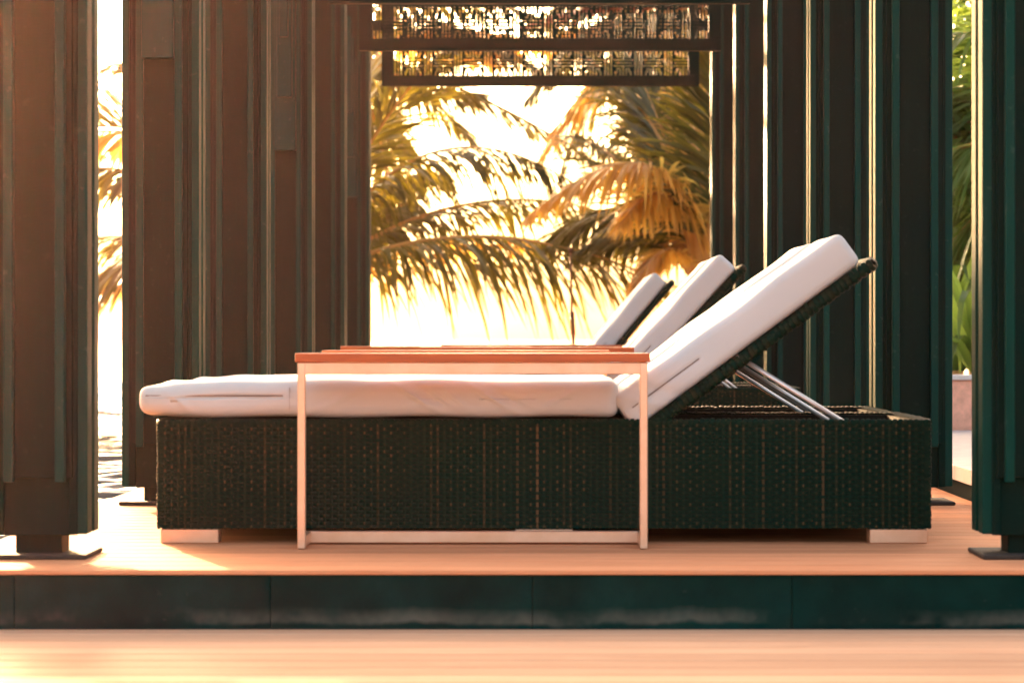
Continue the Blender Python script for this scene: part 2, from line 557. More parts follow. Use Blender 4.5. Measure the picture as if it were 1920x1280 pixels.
def weave_panel(vs, fs, cs, origin, ux, uz, nrm, length, height, pitch=.0172, rowh=.0096, wk=1.0):
    origin, ux, uz, nrm = map(np.asarray, (origin, ux, uz, nrm))
    ns = int(length / pitch); nr = int(height / rowh)
    pitch = length / ns; rowh = height / nr
    xs = np.arange(0, 2 * ns + 1) * pitch / 2
    colf = np.repeat(rng.uniform(.6, 1.15, ns + 1), 2)[:2 * ns + 1]
    for r in range(nr):
        ph = (np.arange(2 * ns + 1) * .5 + (r % 2)) * math.pi
        off = np.cos(ph - math.pi / 2 * 0) * .0034
        P = origin + xs[:, None] * ux + ((r + .5) * rowh + rng.normal(0, .0003)) * uz + (.0026 + off)[:, None] * nrm
        base = .04 + .16 * rng.random() * wk; wear_shine = (.50 + .40 * rng.random() + .22 * math.sin(r * 1.3)) * wk  # lighter strand crowns: wear, and highlight dashes put into the colour
        col = np.clip(base + wear_shine * np.clip(np.cos(ph), 0, 1) ** 1.6 * colf, 0, 1).tolist()
        ribbon_block(vs, fs, cs, P, col, nrm, rowh * .40, uz)
    for s in range(ns + 1):
        zs = np.linspace(0, height, 2 * nr + 1)
        par = np.cos((np.arange(2 * nr + 1) * .5 - .25 + s) * math.pi * 1.0)
        P = origin + (s * pitch) * ux + zs[:, None] * uz + (.0020 + 0 * par)[:, None] * nrm
        P = P[::4]
        col = float(np.clip(rng.beta(1.6, 2.6) + .10 * (rng.random() < .2), 0, 1))
        ribbon_block(vs, fs, cs, P, col, nrm, pitch * .20, ux)

def wraps(vs, fs, cs, a, b, out, up, pitch, down, over, rad, half, cb0=.10, cb1=.55):
    """strands wrapped over an edge from a to b"""
    a, b, out, up = map(np.asarray, (a, b, out, up))
    L = np.linalg.norm(b - a); n = int(L / pitch); u = (b - a) / L
    for i in range(n):
        c = a + u * ((i + .5) * L / n + rng.normal(0, pitch * .05))
        rr = rad * (1 + rng.normal(0, .12))
        pts = [c + out * rr * .9 - up * down, c + out * rr * 1.1 - up * rr * .4, c + out * rr * .75 + up * rr * .7, c - out * rr * .3 + up * rr, c - out * over + up * rr * .6]
        skew = u * (pitch * .35)
        pts = [p + skew * (k / 4 - .5) for k, p in enumerate(pts)]
        col = float(np.clip(cb0 + rng.random() * (1 - cb0) * cb1, 0, 1))
        bidx = len(vs)
        for k, p in enumerate(pts):
            nr = (out * (1 - k / 4) + up * (k / 4)); nr = nr / np.linalg.norm(nr)
            for s, d in ((-1, -.35), (0, 0), (1, -.35)):
                vs.append((p + u * half * s + nr * half * d).tolist()); cs.append(col)
        for k in range(4):
            for s in range(2):
                q = bidx + k * 3 + s
                fs.append((q, q + 1, q + 4, q + 3))

def strand_mesh(name, vs, fs, cs):
    me = pydata(name, vs, fs, True)
    at = me.attributes.new('strand', 'FLOAT', 'POINT')
    at.data.foreach_set('value', cs)
    return me

BL, BW, BZ0, BZ1 = 2.0, .68, .038, .321
def base_weave_mesh():
    vs, fs, cs = [], [], []
    x0, x1, y0, y1 = -1.0, 1.0, 0.0, BW
    h = BZ1 - BZ0
    weave_panel(vs, fs, cs, (x0, y0, BZ0), (1, 0, 0), (0, 0, 1), (0, -1, 0), BL, h)
    weave_panel(vs, fs, cs, (x1, y1, BZ0), (-1, 0, 0), (0, 0, 1), (0, 1, 0), BL, h)
    weave_panel(vs, fs, cs, (x0, y1, BZ0), (0, -1, 0), (0, 0, 1), (-1, 0, 0), BW, h)
    weave_panel(vs, fs, cs, (x1, y0, BZ0), (0, 1, 0), (0, 0, 1), (1, 0, 0), BW, h)
    return strand_mesh('side_weave', vs, fs, cs)
def rim_mesh():
    vs, fs, cs = [], [], []
    x0, x1, y0, y1, z = -1.0, 1.0, 0.0, BW, BZ1 - .003
    wraps(vs, fs, cs, (x0, y0, z), (x1, y0, z), (0, -1, 0), (0, 0, 1), .0138, .010, .022, .006, .0058)
    wraps(vs, fs, cs, (x0, y1, z), (x1, y1, z), (0, 1, 0), (0, 0, 1), .0138, .010, .022, .006, .0058)
    wraps(vs, fs, cs, (x0, y0, z), (x0, y1, z), (-1, 0, 0), (0, 0, 1), .0138, .010, .022, .006, .0058)
    wraps(vs, fs, cs, (x1, y0, z), (x1, y1, z), (1, 0, 0), (0, 0, 1), .0138, .010, .022, .006, .0058)
    for xx, ox in ((x0, -1), (x1, 1)):
        for yy, oy in ((y0, -1), (y1, 1)):
            wraps(vs, fs, cs, (xx, yy, BZ0 + .004), (xx, yy, BZ1 - .008), (0, oy, 0), (ox, 0, 0), .0085, .012, .012, .0055, .0040)
    return strand_mesh('rim', vs, fs, cs)
def top_mesh():
    vs, fs, cs = [], [], []
    weave_panel(vs, fs, cs, (.20, .034, BZ1 - .060), (1, 0, 0), (0, 1, 0), (0, 0, 1), .765, BW - .068, .0138, .0100, .12)
    return strand_mesh('top_weave', vs, fs, cs)
BRL, BRT = .708, .030               # backrest length and thickness; local: x along it from the hinge, y across, z towards the cushion
def backrest_mesh():
    vs, fs, cs = [], [], []
    ins = .012
    for yy, oy in ((ins, -1), (BW - ins, 1)):
        wraps(vs, fs, cs, (0, yy, 0), (BRL, yy, 0), (0, oy, 0), (0, 0, 1), .0140, .014, .020, .012, .0060, .05, .75)
        wraps(vs, fs, cs, (0, yy, -.012), (BRL, yy, -.012), (0, oy, 0), (0, 0, -1), .0140, .010, .020, .012, .0060, .05, .75)
    wraps(vs, fs, cs, (BRL, ins, 0), (BRL, BW - ins, 0), (1, 0, 0), (0, 0, 1), .0140, .014, .020, .012, .0060, .05, .75)
    wraps(vs, fs, cs, (BRL, ins, -.012), (BRL, BW - ins, -.012), (1, 0, 0), (0, 0, -1), .0140, .010, .020, .012, .0060, .05, .75)
    weave_panel(vs, fs, cs, (0, BW - .03, -.02), (1, 0, 0), (0, -1, 0), (0, 0, -1), BRL, BW - .06, .0165, .011)
    return strand_mesh('backrest_weave', vs, fs, cs)
ME_SIDE, ME_RIM, ME_TOP, ME_BACK = base_weave_mesh(), rim_mesh(), top_mesh(), backrest_mesh()
bm = bmesh.new()
add_box(bm, -.996, .996, .004, .032, BZ0 + .001, BZ1 - .006)
add_box(bm, -.996, .996, BW - .032, BW - .004, BZ0 + .001, BZ1 - .006)
add_box(bm, -.996, -.968, .0325, BW - .0325, BZ0 + .001, BZ1 - .006)
add_box(bm, .968, .996, .0325, BW - .0325, BZ0 + .001, BZ1 - .006)
add_box(bm, -.967, .967, .033, BW - .033, BZ0 + .001, BZ1 - .062)
me_core = bm_mesh('base_core', bm)
me_bcore = box_mesh('backrest_core', .005, BRL - .004, .016, BW - .016, -.016, .002)
me_lfoot = box_mesh('lounger_foot', -.075, .075, 0, .075, 0, BZ0 - .001, .002)
HX, HZ = .280, .302                  # hinge

def make_lounger(angle):
    r = empty('sun_lounger')
    c = mesh_obj('base', me_core, M['core'], r)
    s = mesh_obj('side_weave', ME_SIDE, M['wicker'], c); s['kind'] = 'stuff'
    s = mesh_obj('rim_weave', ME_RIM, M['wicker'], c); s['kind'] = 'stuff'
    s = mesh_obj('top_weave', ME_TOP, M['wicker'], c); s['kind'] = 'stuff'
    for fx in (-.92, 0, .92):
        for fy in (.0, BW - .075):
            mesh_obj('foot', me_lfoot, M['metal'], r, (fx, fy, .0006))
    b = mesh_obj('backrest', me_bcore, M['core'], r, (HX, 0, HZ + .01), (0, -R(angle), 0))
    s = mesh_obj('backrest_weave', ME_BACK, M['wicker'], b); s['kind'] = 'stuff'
    ca, sa = math.cos(R(angle)), math.sin(R(angle))
    ax, az = HX + .305 * ca, HZ + .01 + .305 * sa - .02
    d = .235
    L = math.hypot(d, az - BZ1)
    for yy in (.04, BW - .05):
        bm = bmesh.new()
        ke = (az + .012 - (BZ1 - .052)) / (az + .012 - (BZ1 + .002))
        rod(bm, (ax - .02, yy, az + .012), (ax - .02 + .26 * ke, yy, BZ1 - .052), .0065)
        mesh_obj('strut', bm_mesh('strut', bm, True), M['silver'], r)
    bm = bmesh.new(); rod(bm, (ax - .02, .04, az + .012), (ax - .02, BW - .05, az + .012), .0075)
    mesh_obj('strut_bar', bm_mesh('strut_bar', bm, True), M['metal'], r)
    return r

# ------------------------------------------------------------------ cushions
def edge_samples(h, r, n_mid, n_r):
    c = [-h + r * (1 - math.cos(t)) for t in np.linspace(0, math.pi / 2, n_r + 1)]
    m = list(np.linspace(-h + r, h - r, n_mid + 1))[1:-1]
    return np.array(c + m + [-x for x in reversed(c)])

def rounded_box(hx, hy, hz, r, nx, ny, nz, warp):
    xs, ys, zs = edge_samples(hx, r, nx, 4), edge_samples(hy, r, ny, 4), edge_samples(hz, r, nz, 4)
    index, vs, fs = {}, [], []
    def vid(i, j, k):
        key = (i, j, k)
        if key not in index:
            p = np.array((xs[i], ys[j], zs[k]))
            core = np.clip(p, (-hx + r, -hy + r, -hz + r), (hx - r, hy - r, hz - r))
            d = p - core; n = np.linalg.norm(d)
            q = core + d / n * r if n > 1e-9 else p
            index[key] = len(vs); vs.append(warp(q, d / n if n > 1e-9 else d))
        return index[key]
    X, Y, Z = len(xs) - 1, len(ys) - 1, len(zs) - 1
    for i in range(X):
        for j in range(Y):
            fs.append((vid(i, j, 0), vid(i, j + 1, 0), vid(i + 1, j + 1, 0), vid(i + 1, j, 0)))
            fs.append((vid(i, j, Z), vid(i + 1, j, Z), vid(i + 1, j + 1, Z), vid(i, j + 1, Z)))
    for i in range(X):
        for k in range(Z):
            fs.append((vid(i, 0, k), vid(i + 1, 0, k), vid(i + 1, 0, k + 1), vid(i, 0, k + 1)))
            fs.append((vid(i, Y, k), vid(i, Y, k + 1), vid(i + 1, Y, k + 1), vid(i + 1, Y, k)))
    for j in range(Y):
        for k in range(Z):
            fs.append((vid(0, j, k), vid(0, j, k + 1), vid(0, j + 1, k + 1), vid(0, j + 1, k)))
            fs.append((vid(X, j, k), vid(X, j + 1, k), vid(X, j + 1, k + 1), vid(X, j, k + 1)))
    return vs, fs

CW = .665
SX0, SX1, CT = -1.055, .195, .095      # seat section, thickness
shx, shy, shz = (SX1 - SX0) / 2, CW / 2, CT / 2
def seat_warp(q, n):
    x, y, z = q
    t = (x + shx) / (2 * shx)
    # slight crown, softer foot end, wrinkles on the side
    puff = .003 * math.sin(math.pi * min(1, max(0, (y + shy) / (2 * shy)))) * (1 if z > 0 else 0)
    foot = math.exp(-((t) / .10) ** 2)
    zz = z + puff - (.014 * foot if z > 0 else -.004 * foot * (z < 0))
    zz += (.0022 * math.sin(x * 9.0 + 1.3) + .0035 * foot * math.sin(x * 41 + y * 9) + .0014 * math.sin(x * 23 + y * 6) + .0012 * math.sin(x * 14 - y * 17)) * (z > 0)
    zz += .0020 * math.sin(x * 17 + y * 3 + .6) * (z < 0)
    yy = y
    sgn = -1 if y < 0 else 1
    side = min(1, max(0, (abs(y) - shy + .03) / .03))
    w = 0
    for cx, sl, amp, wd in ((.10, 1.5, .0080, .012), (.145, 1.45, -.0050, .014), (.20, 1.3, .0030, .012), (.30, 1.6, .0075, .012), (.345, 1.5, -.0045, .014), (-.25, .6, .0025, .03), (.47, -1.5, .004, .015), (-.52, .9, .004, .014), (-.10, -2.0, .003, .02)):
        dd = (x - cx + sl * z) / wd
        w += amp * math.exp(-dd * dd) * math.exp(-(z / .045) ** 2)
    w += .0035 * math.cos(z / shz * math.pi / 2) + .0015 * math.sin(x * 7)
    yy += sgn * side * w
    # seam groove along the foot quarter
    if t < .30:
        g = math.exp(-((z - .008) / .005) ** 2)
        if abs(n[1]) > .8: yy -= sgn * .004 * g * side
        if n[0] < -.5: x += .004 * g
    return (x, yy, zz)
vs, fs = rounded_box(shx, shy, shz, .030, 280, 22, 18, seat_warp)
ME_SEAT = pydata('seat_section', vs, fs, True)
BLN, BT = .735, .098
bhx, bhz = BLN / 2, BT / 2
def back_warp(q, n):
    x, y, z = q
    t = (x + bhx) / (2 * bhx)
    puff = .005 * math.sin(math.pi * min(1, max(0, (y + shy) / (2 * shy)))) * (1 if z > 0 else 0)
    zz = z + puff + (.0022 * math.sin(x * 13 + y * 5) + .0014 * math.sin(x * 27 - y * 11)) * (z > 0)
    sgn = -1 if y < 0 else 1
    side = min(1, max(0, (abs(y) - shy + .03) / .03))
    w = .003 * math.cos(z / bhz * math.pi / 2)
    if t < .34 and abs(n[1]) > .8: w -= .004 * math.exp(-((z - .0) / .0045) ** 2)
    for cx, sl, amp, wd in ((-.31, .9, .004, .012), (-.26, 1.0, -.003, .014)):
        dd = (x - cx + sl * z) / wd
        w += amp * math.exp(-dd * dd)
    return (x, y + sgn * side * w, zz)
vs, fs = rounded_box(bhx, shy, bhz, .021, 90, 26, 12, back_warp)
ME_BACKC = pydata('back_section', vs, fs, True)

def tape_mesh(name, x0, x1, z, dy, th=.0016):
    """thin dark seam following one side of a cushion"""
    bm = bmesh.new(); add_box(bm, x0, x1, -shy - dy, -shy + .004, z - th, z + th, .0003)
    return bm_mesh(name, bm)
ME_ZIP1 = tape_mesh('zip', -shx + .02, -shx + .39, .0085, .0026)
ME_ZIP2 = tape_mesh('zip', -bhx + .03, -bhx + .245, .0, .0022)
ME_VSEAM = box_mesh('stitched_seam', -shx + .3935, -shx + .3948, -shy - .0046, -shy + .002, -.030, .030, .0003)

def make_cushion(angle):
    r = empty('lounger_cushion')
    s = mesh_obj('seat_section', ME_SEAT, M['fabric'], r, ((SX0 + SX1) / 2, BW / 2, BZ1 + .006 + shz))
    mesh_obj('zip', ME_ZIP1, M['seam'], s)
    mesh_obj('stitched_seam', ME_VSEAM, M['seam_light'], s)
    ca, sa = math.cos(R(angle)), math.sin(R(angle))
    # the back section lies on the backrest panel
    off = .012 + bhz + .001
    sx = -.047 + bhx
    b = mesh_obj('back_section', ME_BACKC, M['fabric'], r,
                 (HX + sx * ca - off * sa, BW / 2, HZ + .01 + sx * sa + off * ca), (0, -R(angle), 0))
    mesh_obj('zip', ME_ZIP2, M['seam'], b)
    return r

LOUNGERS = [  # x offset, near edge depth, angle, lounger label, cushion label
    (0.0, 7.28, 36.3, 'nearest dark wicker sun lounger, its long woven side facing the camera', 'nearest white cushion, thick and raised at the right, foot end overhanging the base'),
    (-.005, 7.98, 36.3, 'wicker sun lounger pushed up directly behind the nearest one', 'white cushion just behind the nearest cushion, only its top edge showing'),
    (.085, 11.92, 47.5, 'middle wicker sun lounger, its base seen between the struts of the nearest', 'middle white cushion raised behind the nearest backrest'),
    (.080, 12.62, 47.5, 'wicker sun lounger pushed up directly behind the middle one', 'white cushion directly behind the middle raised cushion'),
    (-.01, 15.95, 50.0, 'farthest facing wicker sun lounger, smallest raised backrest before the palms', 'smallest visible white raised cushion in front of the palms'),
    (-.015, 16.65, 50.0, 'hindmost wicker sun lounger at the far end of the deck', 'hindmost white cushion at the far end of the deck')]
for dx, dy, ang, la, lb in LOUNGERS:
    o = make_lounger(ang); o.location = (dx, dy, .0)
    tag(o, la, 'sun lounger', 'wicker sun loungers in pairs')
    c = make_cushion(ang); c.location = (dx, dy, 0)
    tag(c, lb, 'cushion', 'white lounger cushions')

# ------------------------------------------------------------------ slide-over tables
TW, TD, TH = .895, .20, .4945
me_ttop = box_mesh('table_top', 0, TW, 0, TD, TH - .0225, TH, .0025, 2)
me_tleg = box_mesh('table_leg', 0, .020, 0, .020, .0012, TH - .0232, .002)
me_apron = box_mesh('apron', .0205, TW - .0205, .001, .019, TH - .0535, TH - .0232, .002)
me_side = box_mesh('side_apron', 0, .020, .0205, TD - .02, TH - .0455, TH - .0232, .002)
me_siderail = box_mesh('side_rail', 0, .020, .0205, .170, .0045, .0345, .002)
me_rail2 = box_mesh('foot_rail', 0, TW - .012, .1705, .190, .0045, .0345, .002)
def make_table():
    r = empty('slide_over_table')
    mesh_obj('table_top', me_ttop, M['wood'], r)
    for x in (.006, TW - .026): mesh_obj('leg', me_tleg, M['metal'], r, (x, .006, 0))
    mesh_obj('apron', me_apron, M['metal'], r, (0, .006, 0))
    for x in (.006, TW - .026):
        mesh_obj('side_apron', me_side, M['metal'], r, (x, .006, 0))
        mesh_obj('side_rail', me_siderail, M['metal'], r, (x, .006, 0))
    mesh_obj('foot_rail', me_rail2, M['metal'], r, (.006, .006, 0))
    return r
TABLES = [  # left x, depth of the legs, flipped
    (-.6275, 7.065, False, 'nearest slim steel table with orange wood top standing against the nearest lounger'),
    (-.690, 8.905, True, 'table behind the nearest pair, thin top edge just above the nearest table top'),
    (-.519, 11.70, False, 'table with dark reddish top edge in front of the middle cushion'),
    (-.965, 13.30 + .20, True, 'table behind the middle pair, top edge jutting out to the left'),
    (-.455, 15.73, False, 'table before the farthest pair, below the thin pole'),
    (-.640, 17.33 + .225, True, 'hindmost table, thin top edge at the far end of the deck')]
t0 = make_table()
for i, (x, y, fl, lab) in enumerate(TABLES):
    t = t0 if i == 0 else copy_tree(t0)
    t.location = (x + (TW if fl else 0), y, .0)
    t.rotation_euler = (0, 0, math.pi if fl else 0)
    tag(t, lab, 'table', 'slide over tables beside the loungers')

# ------------------------------------------------------------------ palms
def frond_mesh(name, P0, P1, P2, n=64, lmax=.62, hang=.6, width=.030, spread=62, seed=0, up=0.0, onesided=None, stalk=.16, sr=.024):
    """a pinnate leaf along the curve P0-P1-P2 (relative to P0): tapered stalk with two rows of leaflets"""
    rs = random.Random(seed)
    P0, P1, P2 = Vector(P0), Vector(P1), Vector(P2)
    # quadratic that passes through P1 at its middle
    C = P1 * 2 - (P0 + P2) * .5
    def pt(t): return P0 * (1 - t) ** 2 + C * 2 * t * (1 - t) + P2 * t * t - P0
    def tan(t): return ((C - P0) * (1 - t) + (P2 - C) * t).normalized()
    vs, fs, cs, mi = [], [], [], []
    # stalk
    N, K = 22, 5
    for i in range(N + 1):
        t = i / N; p = pt(t); T = tan(t)
        s = T.cross(Vector((0, 0, 1)));  s = s.normalized() if s.length > .05 else Vector((0, 1, 0))
        u = s.cross(T)
        r = sr * (1 - t) ** (.8 + (sr - .024) * 30) + .003
        for k in range(K):
            a = k / K * 2 * math.pi
            vs.append(p + s * math.cos(a) * r * 1.2 + u * math.sin(a) * r * .8); cs.append(.6)
    for i in range(N):
        for k in range(K):
            a = i * K + k; b = i * K + (k + 1) % K
            fs.append((a, b, b + K, a + K)); mi.append(1)
    down = Vector((0, 0, -1))
    for i in range(n):
        t = stalk + (1 - stalk) * (i + .5) / n
        t += rs.uniform(-.3, .3) / n
        t = min(.995, t)
        p = pt(t); T = tan(t)
        s = T.cross(Vector((0, 0, 1))); s = s.normalized() if s.length > .05 else Vector((0, 1, 0))
        u = s.cross(T)
        if u.z < 0: u = -u
        prof = (math.sin(math.pi * min(1, (t - stalk) / (1 - stalk) * .82 + .16)) ** .6)
        for sg in (-1, 1):
            if onesided and sg != onesided and rs.random() < .6: continue
            if rs.random() < .04: continue
            L = lmax * prof * rs.uniform(.62, 1.15)
            al = R(spread - 34 * t + rs.uniform(-12, 12))
            d = (T * math.cos(al) + s * sg * math.sin(al) * .92 + u * (up + rs.uniform(-.12, .2))).normalized()
            hg = hang * rs.uniform(.35, 1.55)
            col = min(1, max(0, rs.gauss(.45, .22)))
            b = len(vs); q = p.copy(); segs = 4
            wv = None
            for k in range(segs + 1):
                f = k / segs
                dd = (d + down * hg * f * 1.6).normalized()
                if k: q = q + dd * (L / segs)
                if wv is None:
                    wv = dd.cross(u); wv = wv.normalized() if wv.length > .05 else T.copy()
                    wv = (wv + Vector((rs.uniform(-.5, .5), rs.uniform(-.5, .5), rs.uniform(-.3, .3)))).normalized()
                wd = width * (.55 + .75 * f if f < .35 else 1.0 * (1 - ((f - .35) / .65) ** 1.6) + .04) * .5
                vs.append(q - wv * wd); vs.append(q + wv * wd); cs += [col, col]
            for k in range(segs):
                a = b + 2 * k
                fs.append((a, a + 1, a + 3, a + 2)); mi.append(0)
    me = strand_mesh(name, vs, fs, cs)
    me.polygons.foreach_set('material_index', mi)
    return me

def trunk_mesh(name, base, top, r0, r1, n=40):
    vs, fs = [], []
    base, top = Vector(base), Vector(top); K = 14
    for i in range(n + 1):
        t = i / n; p = base.lerp(top, t)
        p.x += .06 * math.sin(t * 2.5)
        r = r0 + (r1 - r0) * t + .012 * (i % 2) + (.10 * (1 - t) ** 8)
        for k in range(K):
            a = 2 * math.pi * k / K
            vs.append(p + Vector((math.cos(a) * r, math.sin(a) * r, 0)) - base)
    for i in range(n):
        for k in range(K):
            a = i * K + k; b = i * K + (k + 1) % K
            fs.append((a, b, b + K, a + K))
    return pydata(name, vs, fs, True)

def palm(label, crown, ground, fronds, r0=.17, r1=.13):
    crown = Vector(crown); base = Vector((crown.x + ground[0], crown.y + ground[1], ground[2]))
    r = empty('palm_tree', base)
    tag(r, label, 'palm tree', 'coconut palms around the pavilion')
    mesh_obj('trunk', trunk_mesh('trunk', base, crown, r0, r1), M['trunk'], r)
    for i, fd in enumerate(fronds):
        P0, P1, P2, kw = fd
        kw = dict(kw); mat = kw.pop('mat', 'leaf')
        me = frond_mesh('frond', P0, P1, P2, seed=int(crown.x * 100) + i * 13 + 5, **kw)
        me.materials.append(M[mat]); me.materials.append(M['stem'])
        o = mesh_obj('frond', me, None, r); o.location = Vector(P0) - base
    return r

def radial(crown, az, el, L, droop, **kw):
    """a frond leaving the crown at azimuth az (0 = right, 90 = away from the camera)"""
    c = Vector(crown); d = Vector((math.cos(R(az)) * math.cos(R(el)), math.sin(R(az)) * math.cos(R(el)), math.sin(R(el))))
    h = Vector((math.cos(R(az)), math.sin(R(az)), 0))
    p1 = c + d * L * .5 + Vector((0, 0, -droop * .25)) * L * .3
    p2 = c + d * L * .35 + h * L * .5 * math.cos(R(el * .5)) + Vector((0, 0, L * .55 * math.sin(R(el)) - droop * L * .55))
    return (tuple(c), tuple(p1), tuple(p2), kw)

# left palm: crown hidden behind the left posts
DB = 22.0
cb = px(560, 540, DB)
fb = [
    (cb, px(880, 444, DB - .5), px(1265, 535, DB - .9), dict(n=112, lmax=1.08, hang=1.1, width=.036)),
    (cb, px(850, 388, DB + .3), px(1140, 400, DB + .9), dict(n=130, lmax=.62, hang=.9, width=.032)),
    (cb, px(800, 290, DB + .1), px(1090, 352, DB - .3), dict(n=130, lmax=.74, hang=1.1, width=.029)),
    (cb, px(700, 258, DB - .4), px(845, 90, DB - .8), dict(n=117, lmax=.80, hang=.35, width=.032)),
    (cb, px(640, 290, DB - .2), px(690, 60, DB), dict(n=104, lmax=.70, hang=.3, width=.029)),
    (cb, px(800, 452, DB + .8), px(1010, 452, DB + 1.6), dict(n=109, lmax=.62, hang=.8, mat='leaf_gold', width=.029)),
    (cb, px(720, 360, DB + .7), px(830, 330, DB + 1.9), dict(n=104, lmax=.66, hang=.7, width=.038)),
    (cb, px(690, 420, DB + .5), px(780, 380, DB + 1.2), dict(n=104, lmax=.60, hang=.8, width=.036)),
    # to the left, seen in the gap between the two nearest left posts
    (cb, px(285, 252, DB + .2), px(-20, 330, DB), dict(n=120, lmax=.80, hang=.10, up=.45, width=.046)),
    (cb, px(300, 262, DB + .5), px(-20, 320, DB + .6), dict(n=120, lmax=.60, hang=.9, mat='leaf_gold', width=.046)),
    (cb, px(300, 335, DB - .4), px(-10, 352, DB - .8), dict(n=130, lmax=.62, hang=.9, width=.046)),
    (cb, px(290, 446, DB + .3), px(-20, 480, DB + .1), dict(n=130, lmax=.60, hang=.5, width=.046)),
    (cb, px(300, 455, DB - .2), px(20, 700, DB - .5), dict(n=140, lmax=.74, hang=.7, width=.050)),
    (cb, px(310, 470, DB + .4), px(60, 660, DB + .5), dict(n=140, lmax=.66, hang=.8, mat='leaf_gold', width=.046)),
    (cb, px(400, 200, DB + .2), px(195, 128, DB + .4), dict(n=110, lmax=.52, hang=.4, width=.042)),
    (cb, px(450, 300, DB + .6), px(330, 120, DB + .9), dict(n=110, lmax=.66, hang=.4, width=.042)),
    radial(cb, 95, 30, 2.3, .5), radial(cb, 250, 40, 1.5, .8), radial(cb, 120, 70, 2.4, .2), radial(cb, 60, 62, 2.3, .3, width=.04, n=90),
]
palm('coconut palm left of the opening, long fronds hanging across the view', cb, (-.25, .1, -.12), fb)

# second palm farther back, fronds entering from the top left
DC = 26.0
cc = px(610, 70, DC)
fc = [
    (cc, px(890, 178, DC - .3), px(1120, 305, DC - .6), dict(n=130, lmax=.66, hang=.55, width=.032)),
    (cc, px(760, 150, DC + .3), px(885, 262, DC + .6), dict(n=117, lmax=.62, hang=.5, width=.030)),
    (cc, px(700, 220, DC + .4), px(735, 420, DC + .6), dict(n=117, lmax=.66, hang=.3, width=.030)),
    (cc, px(540, 120, DC - .2), px(440, 280, DC - .2), dict(n=80, lmax=.62, hang=.5)),
    (cc, px(800, 40, DC), px(1010, 130, DC - .2), dict(n=130, lmax=.74, hang=.6, width=.032)),
    (cc, px(820, -10, DC + .5), px(1060, 60, DC + .6), dict(n=130, lmax=.80, hang=.7, width=.033)),
    (cc, px(680, 160, DC + .8), px(770, 300, DC + 1.4), dict(n=117, lmax=.7, hang=.5, width=.030)),
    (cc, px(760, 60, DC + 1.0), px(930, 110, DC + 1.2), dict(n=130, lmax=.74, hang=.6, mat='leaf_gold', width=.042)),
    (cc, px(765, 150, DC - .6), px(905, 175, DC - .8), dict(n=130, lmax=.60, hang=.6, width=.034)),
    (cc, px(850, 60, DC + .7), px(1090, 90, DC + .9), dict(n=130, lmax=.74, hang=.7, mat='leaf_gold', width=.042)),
    radial(cc, 95, 30, 2.3, .5), radial(cc, 130, 55, 2.4, .3), radial(cc, 200, 45, 2.4, .4), radial(cc, 20, 55, 2.4, .4, n=90, width=.030), radial(cc, 300, 50, 2.2, .5),
]
palm('taller palm farther back, fronds reaching down behind the fretwork', cc, (-.1, .2, -.08), fc)

# right palm: golden crown beside the right post of the opening
DA = 20.6
ca_ = px(1312, 530, DA)
fa = [
    (ca_, px(1218, 312, DA - .5), px(985, 410, DA - 1.0), dict(sr=.055, n=150, lmax=.56, hang=.75, mat='leaf_gold', width=.032)),
    (ca_, px(1262, 310, DA + .2), px(1185, 110, DA + .5), dict(sr=.055, n=143, lmax=.80, hang=.35, width=.033)),
    (ca_, px(1180, 392, DA + .5), px(1010, 470, DA + 1.2), dict(sr=.055, n=135, lmax=.66, hang=.8, width=.033)),
    (ca_, px(1345, 300, DA - .3), px(1330, 90, DA - .5), dict(sr=.055, n=130, lmax=.66, hang=.3, width=.032)),
    (ca_, px(1325, 330, DA + .6), px(1260, 130, DA + 1.3), dict(sr=.055, n=130, lmax=.7, hang=.4, mat='leaf_dry', width=.029)),
    (ca_, px(1205, 350, DA + .9), px(1080, 250, DA + 1.7), dict(sr=.055, n=135, lmax=.74, hang=.6, width=.033)),
    (ca_, px(1200, 440, DA + .3), px(1080, 480, DA + .7), dict(sr=.055, n=117, lmax=.52, hang=.8, width=.030)),
    (ca_, px(1250, 470, DA - .3), px(1180, 560, DA - .5), dict(sr=.055, n=91, lmax=.34, hang=.7, mat='leaf_gold')),
    (ca_, px(1255, 370, DA - .2), px(1165, 420, DA - .8), dict(sr=.055, n=117, lmax=.50, hang=.9, mat='leaf_gold', width=.032)),
    (ca_, px(1400, 330, DA), px(1520, 250, DA + .4), dict(sr=.055, n=78, lmax=.6, hang=.5)),
    (ca_, px(1400, 430, DA), px(1540, 460, DA + .4), dict(sr=.055, n=78, lmax=.6, hang=.5)),
    (ca_, px(1300, 290, DA + .9), px(1215, 220, DA + 1.9), dict(sr=.055, n=130, lmax=.72, hang=.5, width=.032)),
    radial(ca_, 80, 60, 2.2, .3, mat='leaf_gold'), radial(ca_, 120, 65, 2.3, .3, n=90, width=.030), radial(ca_, 60, 30, 2.0, .5), radial(ca_, 150, 72, 2.5, .2, n=90, width=.030), radial(ca_, 100, 80, 2.3, .2, mat='leaf_gold'),
]
palm('golden lit palm beside the right post of the opening', ca_, (.05, .05, -.08), fa, .15, .15)
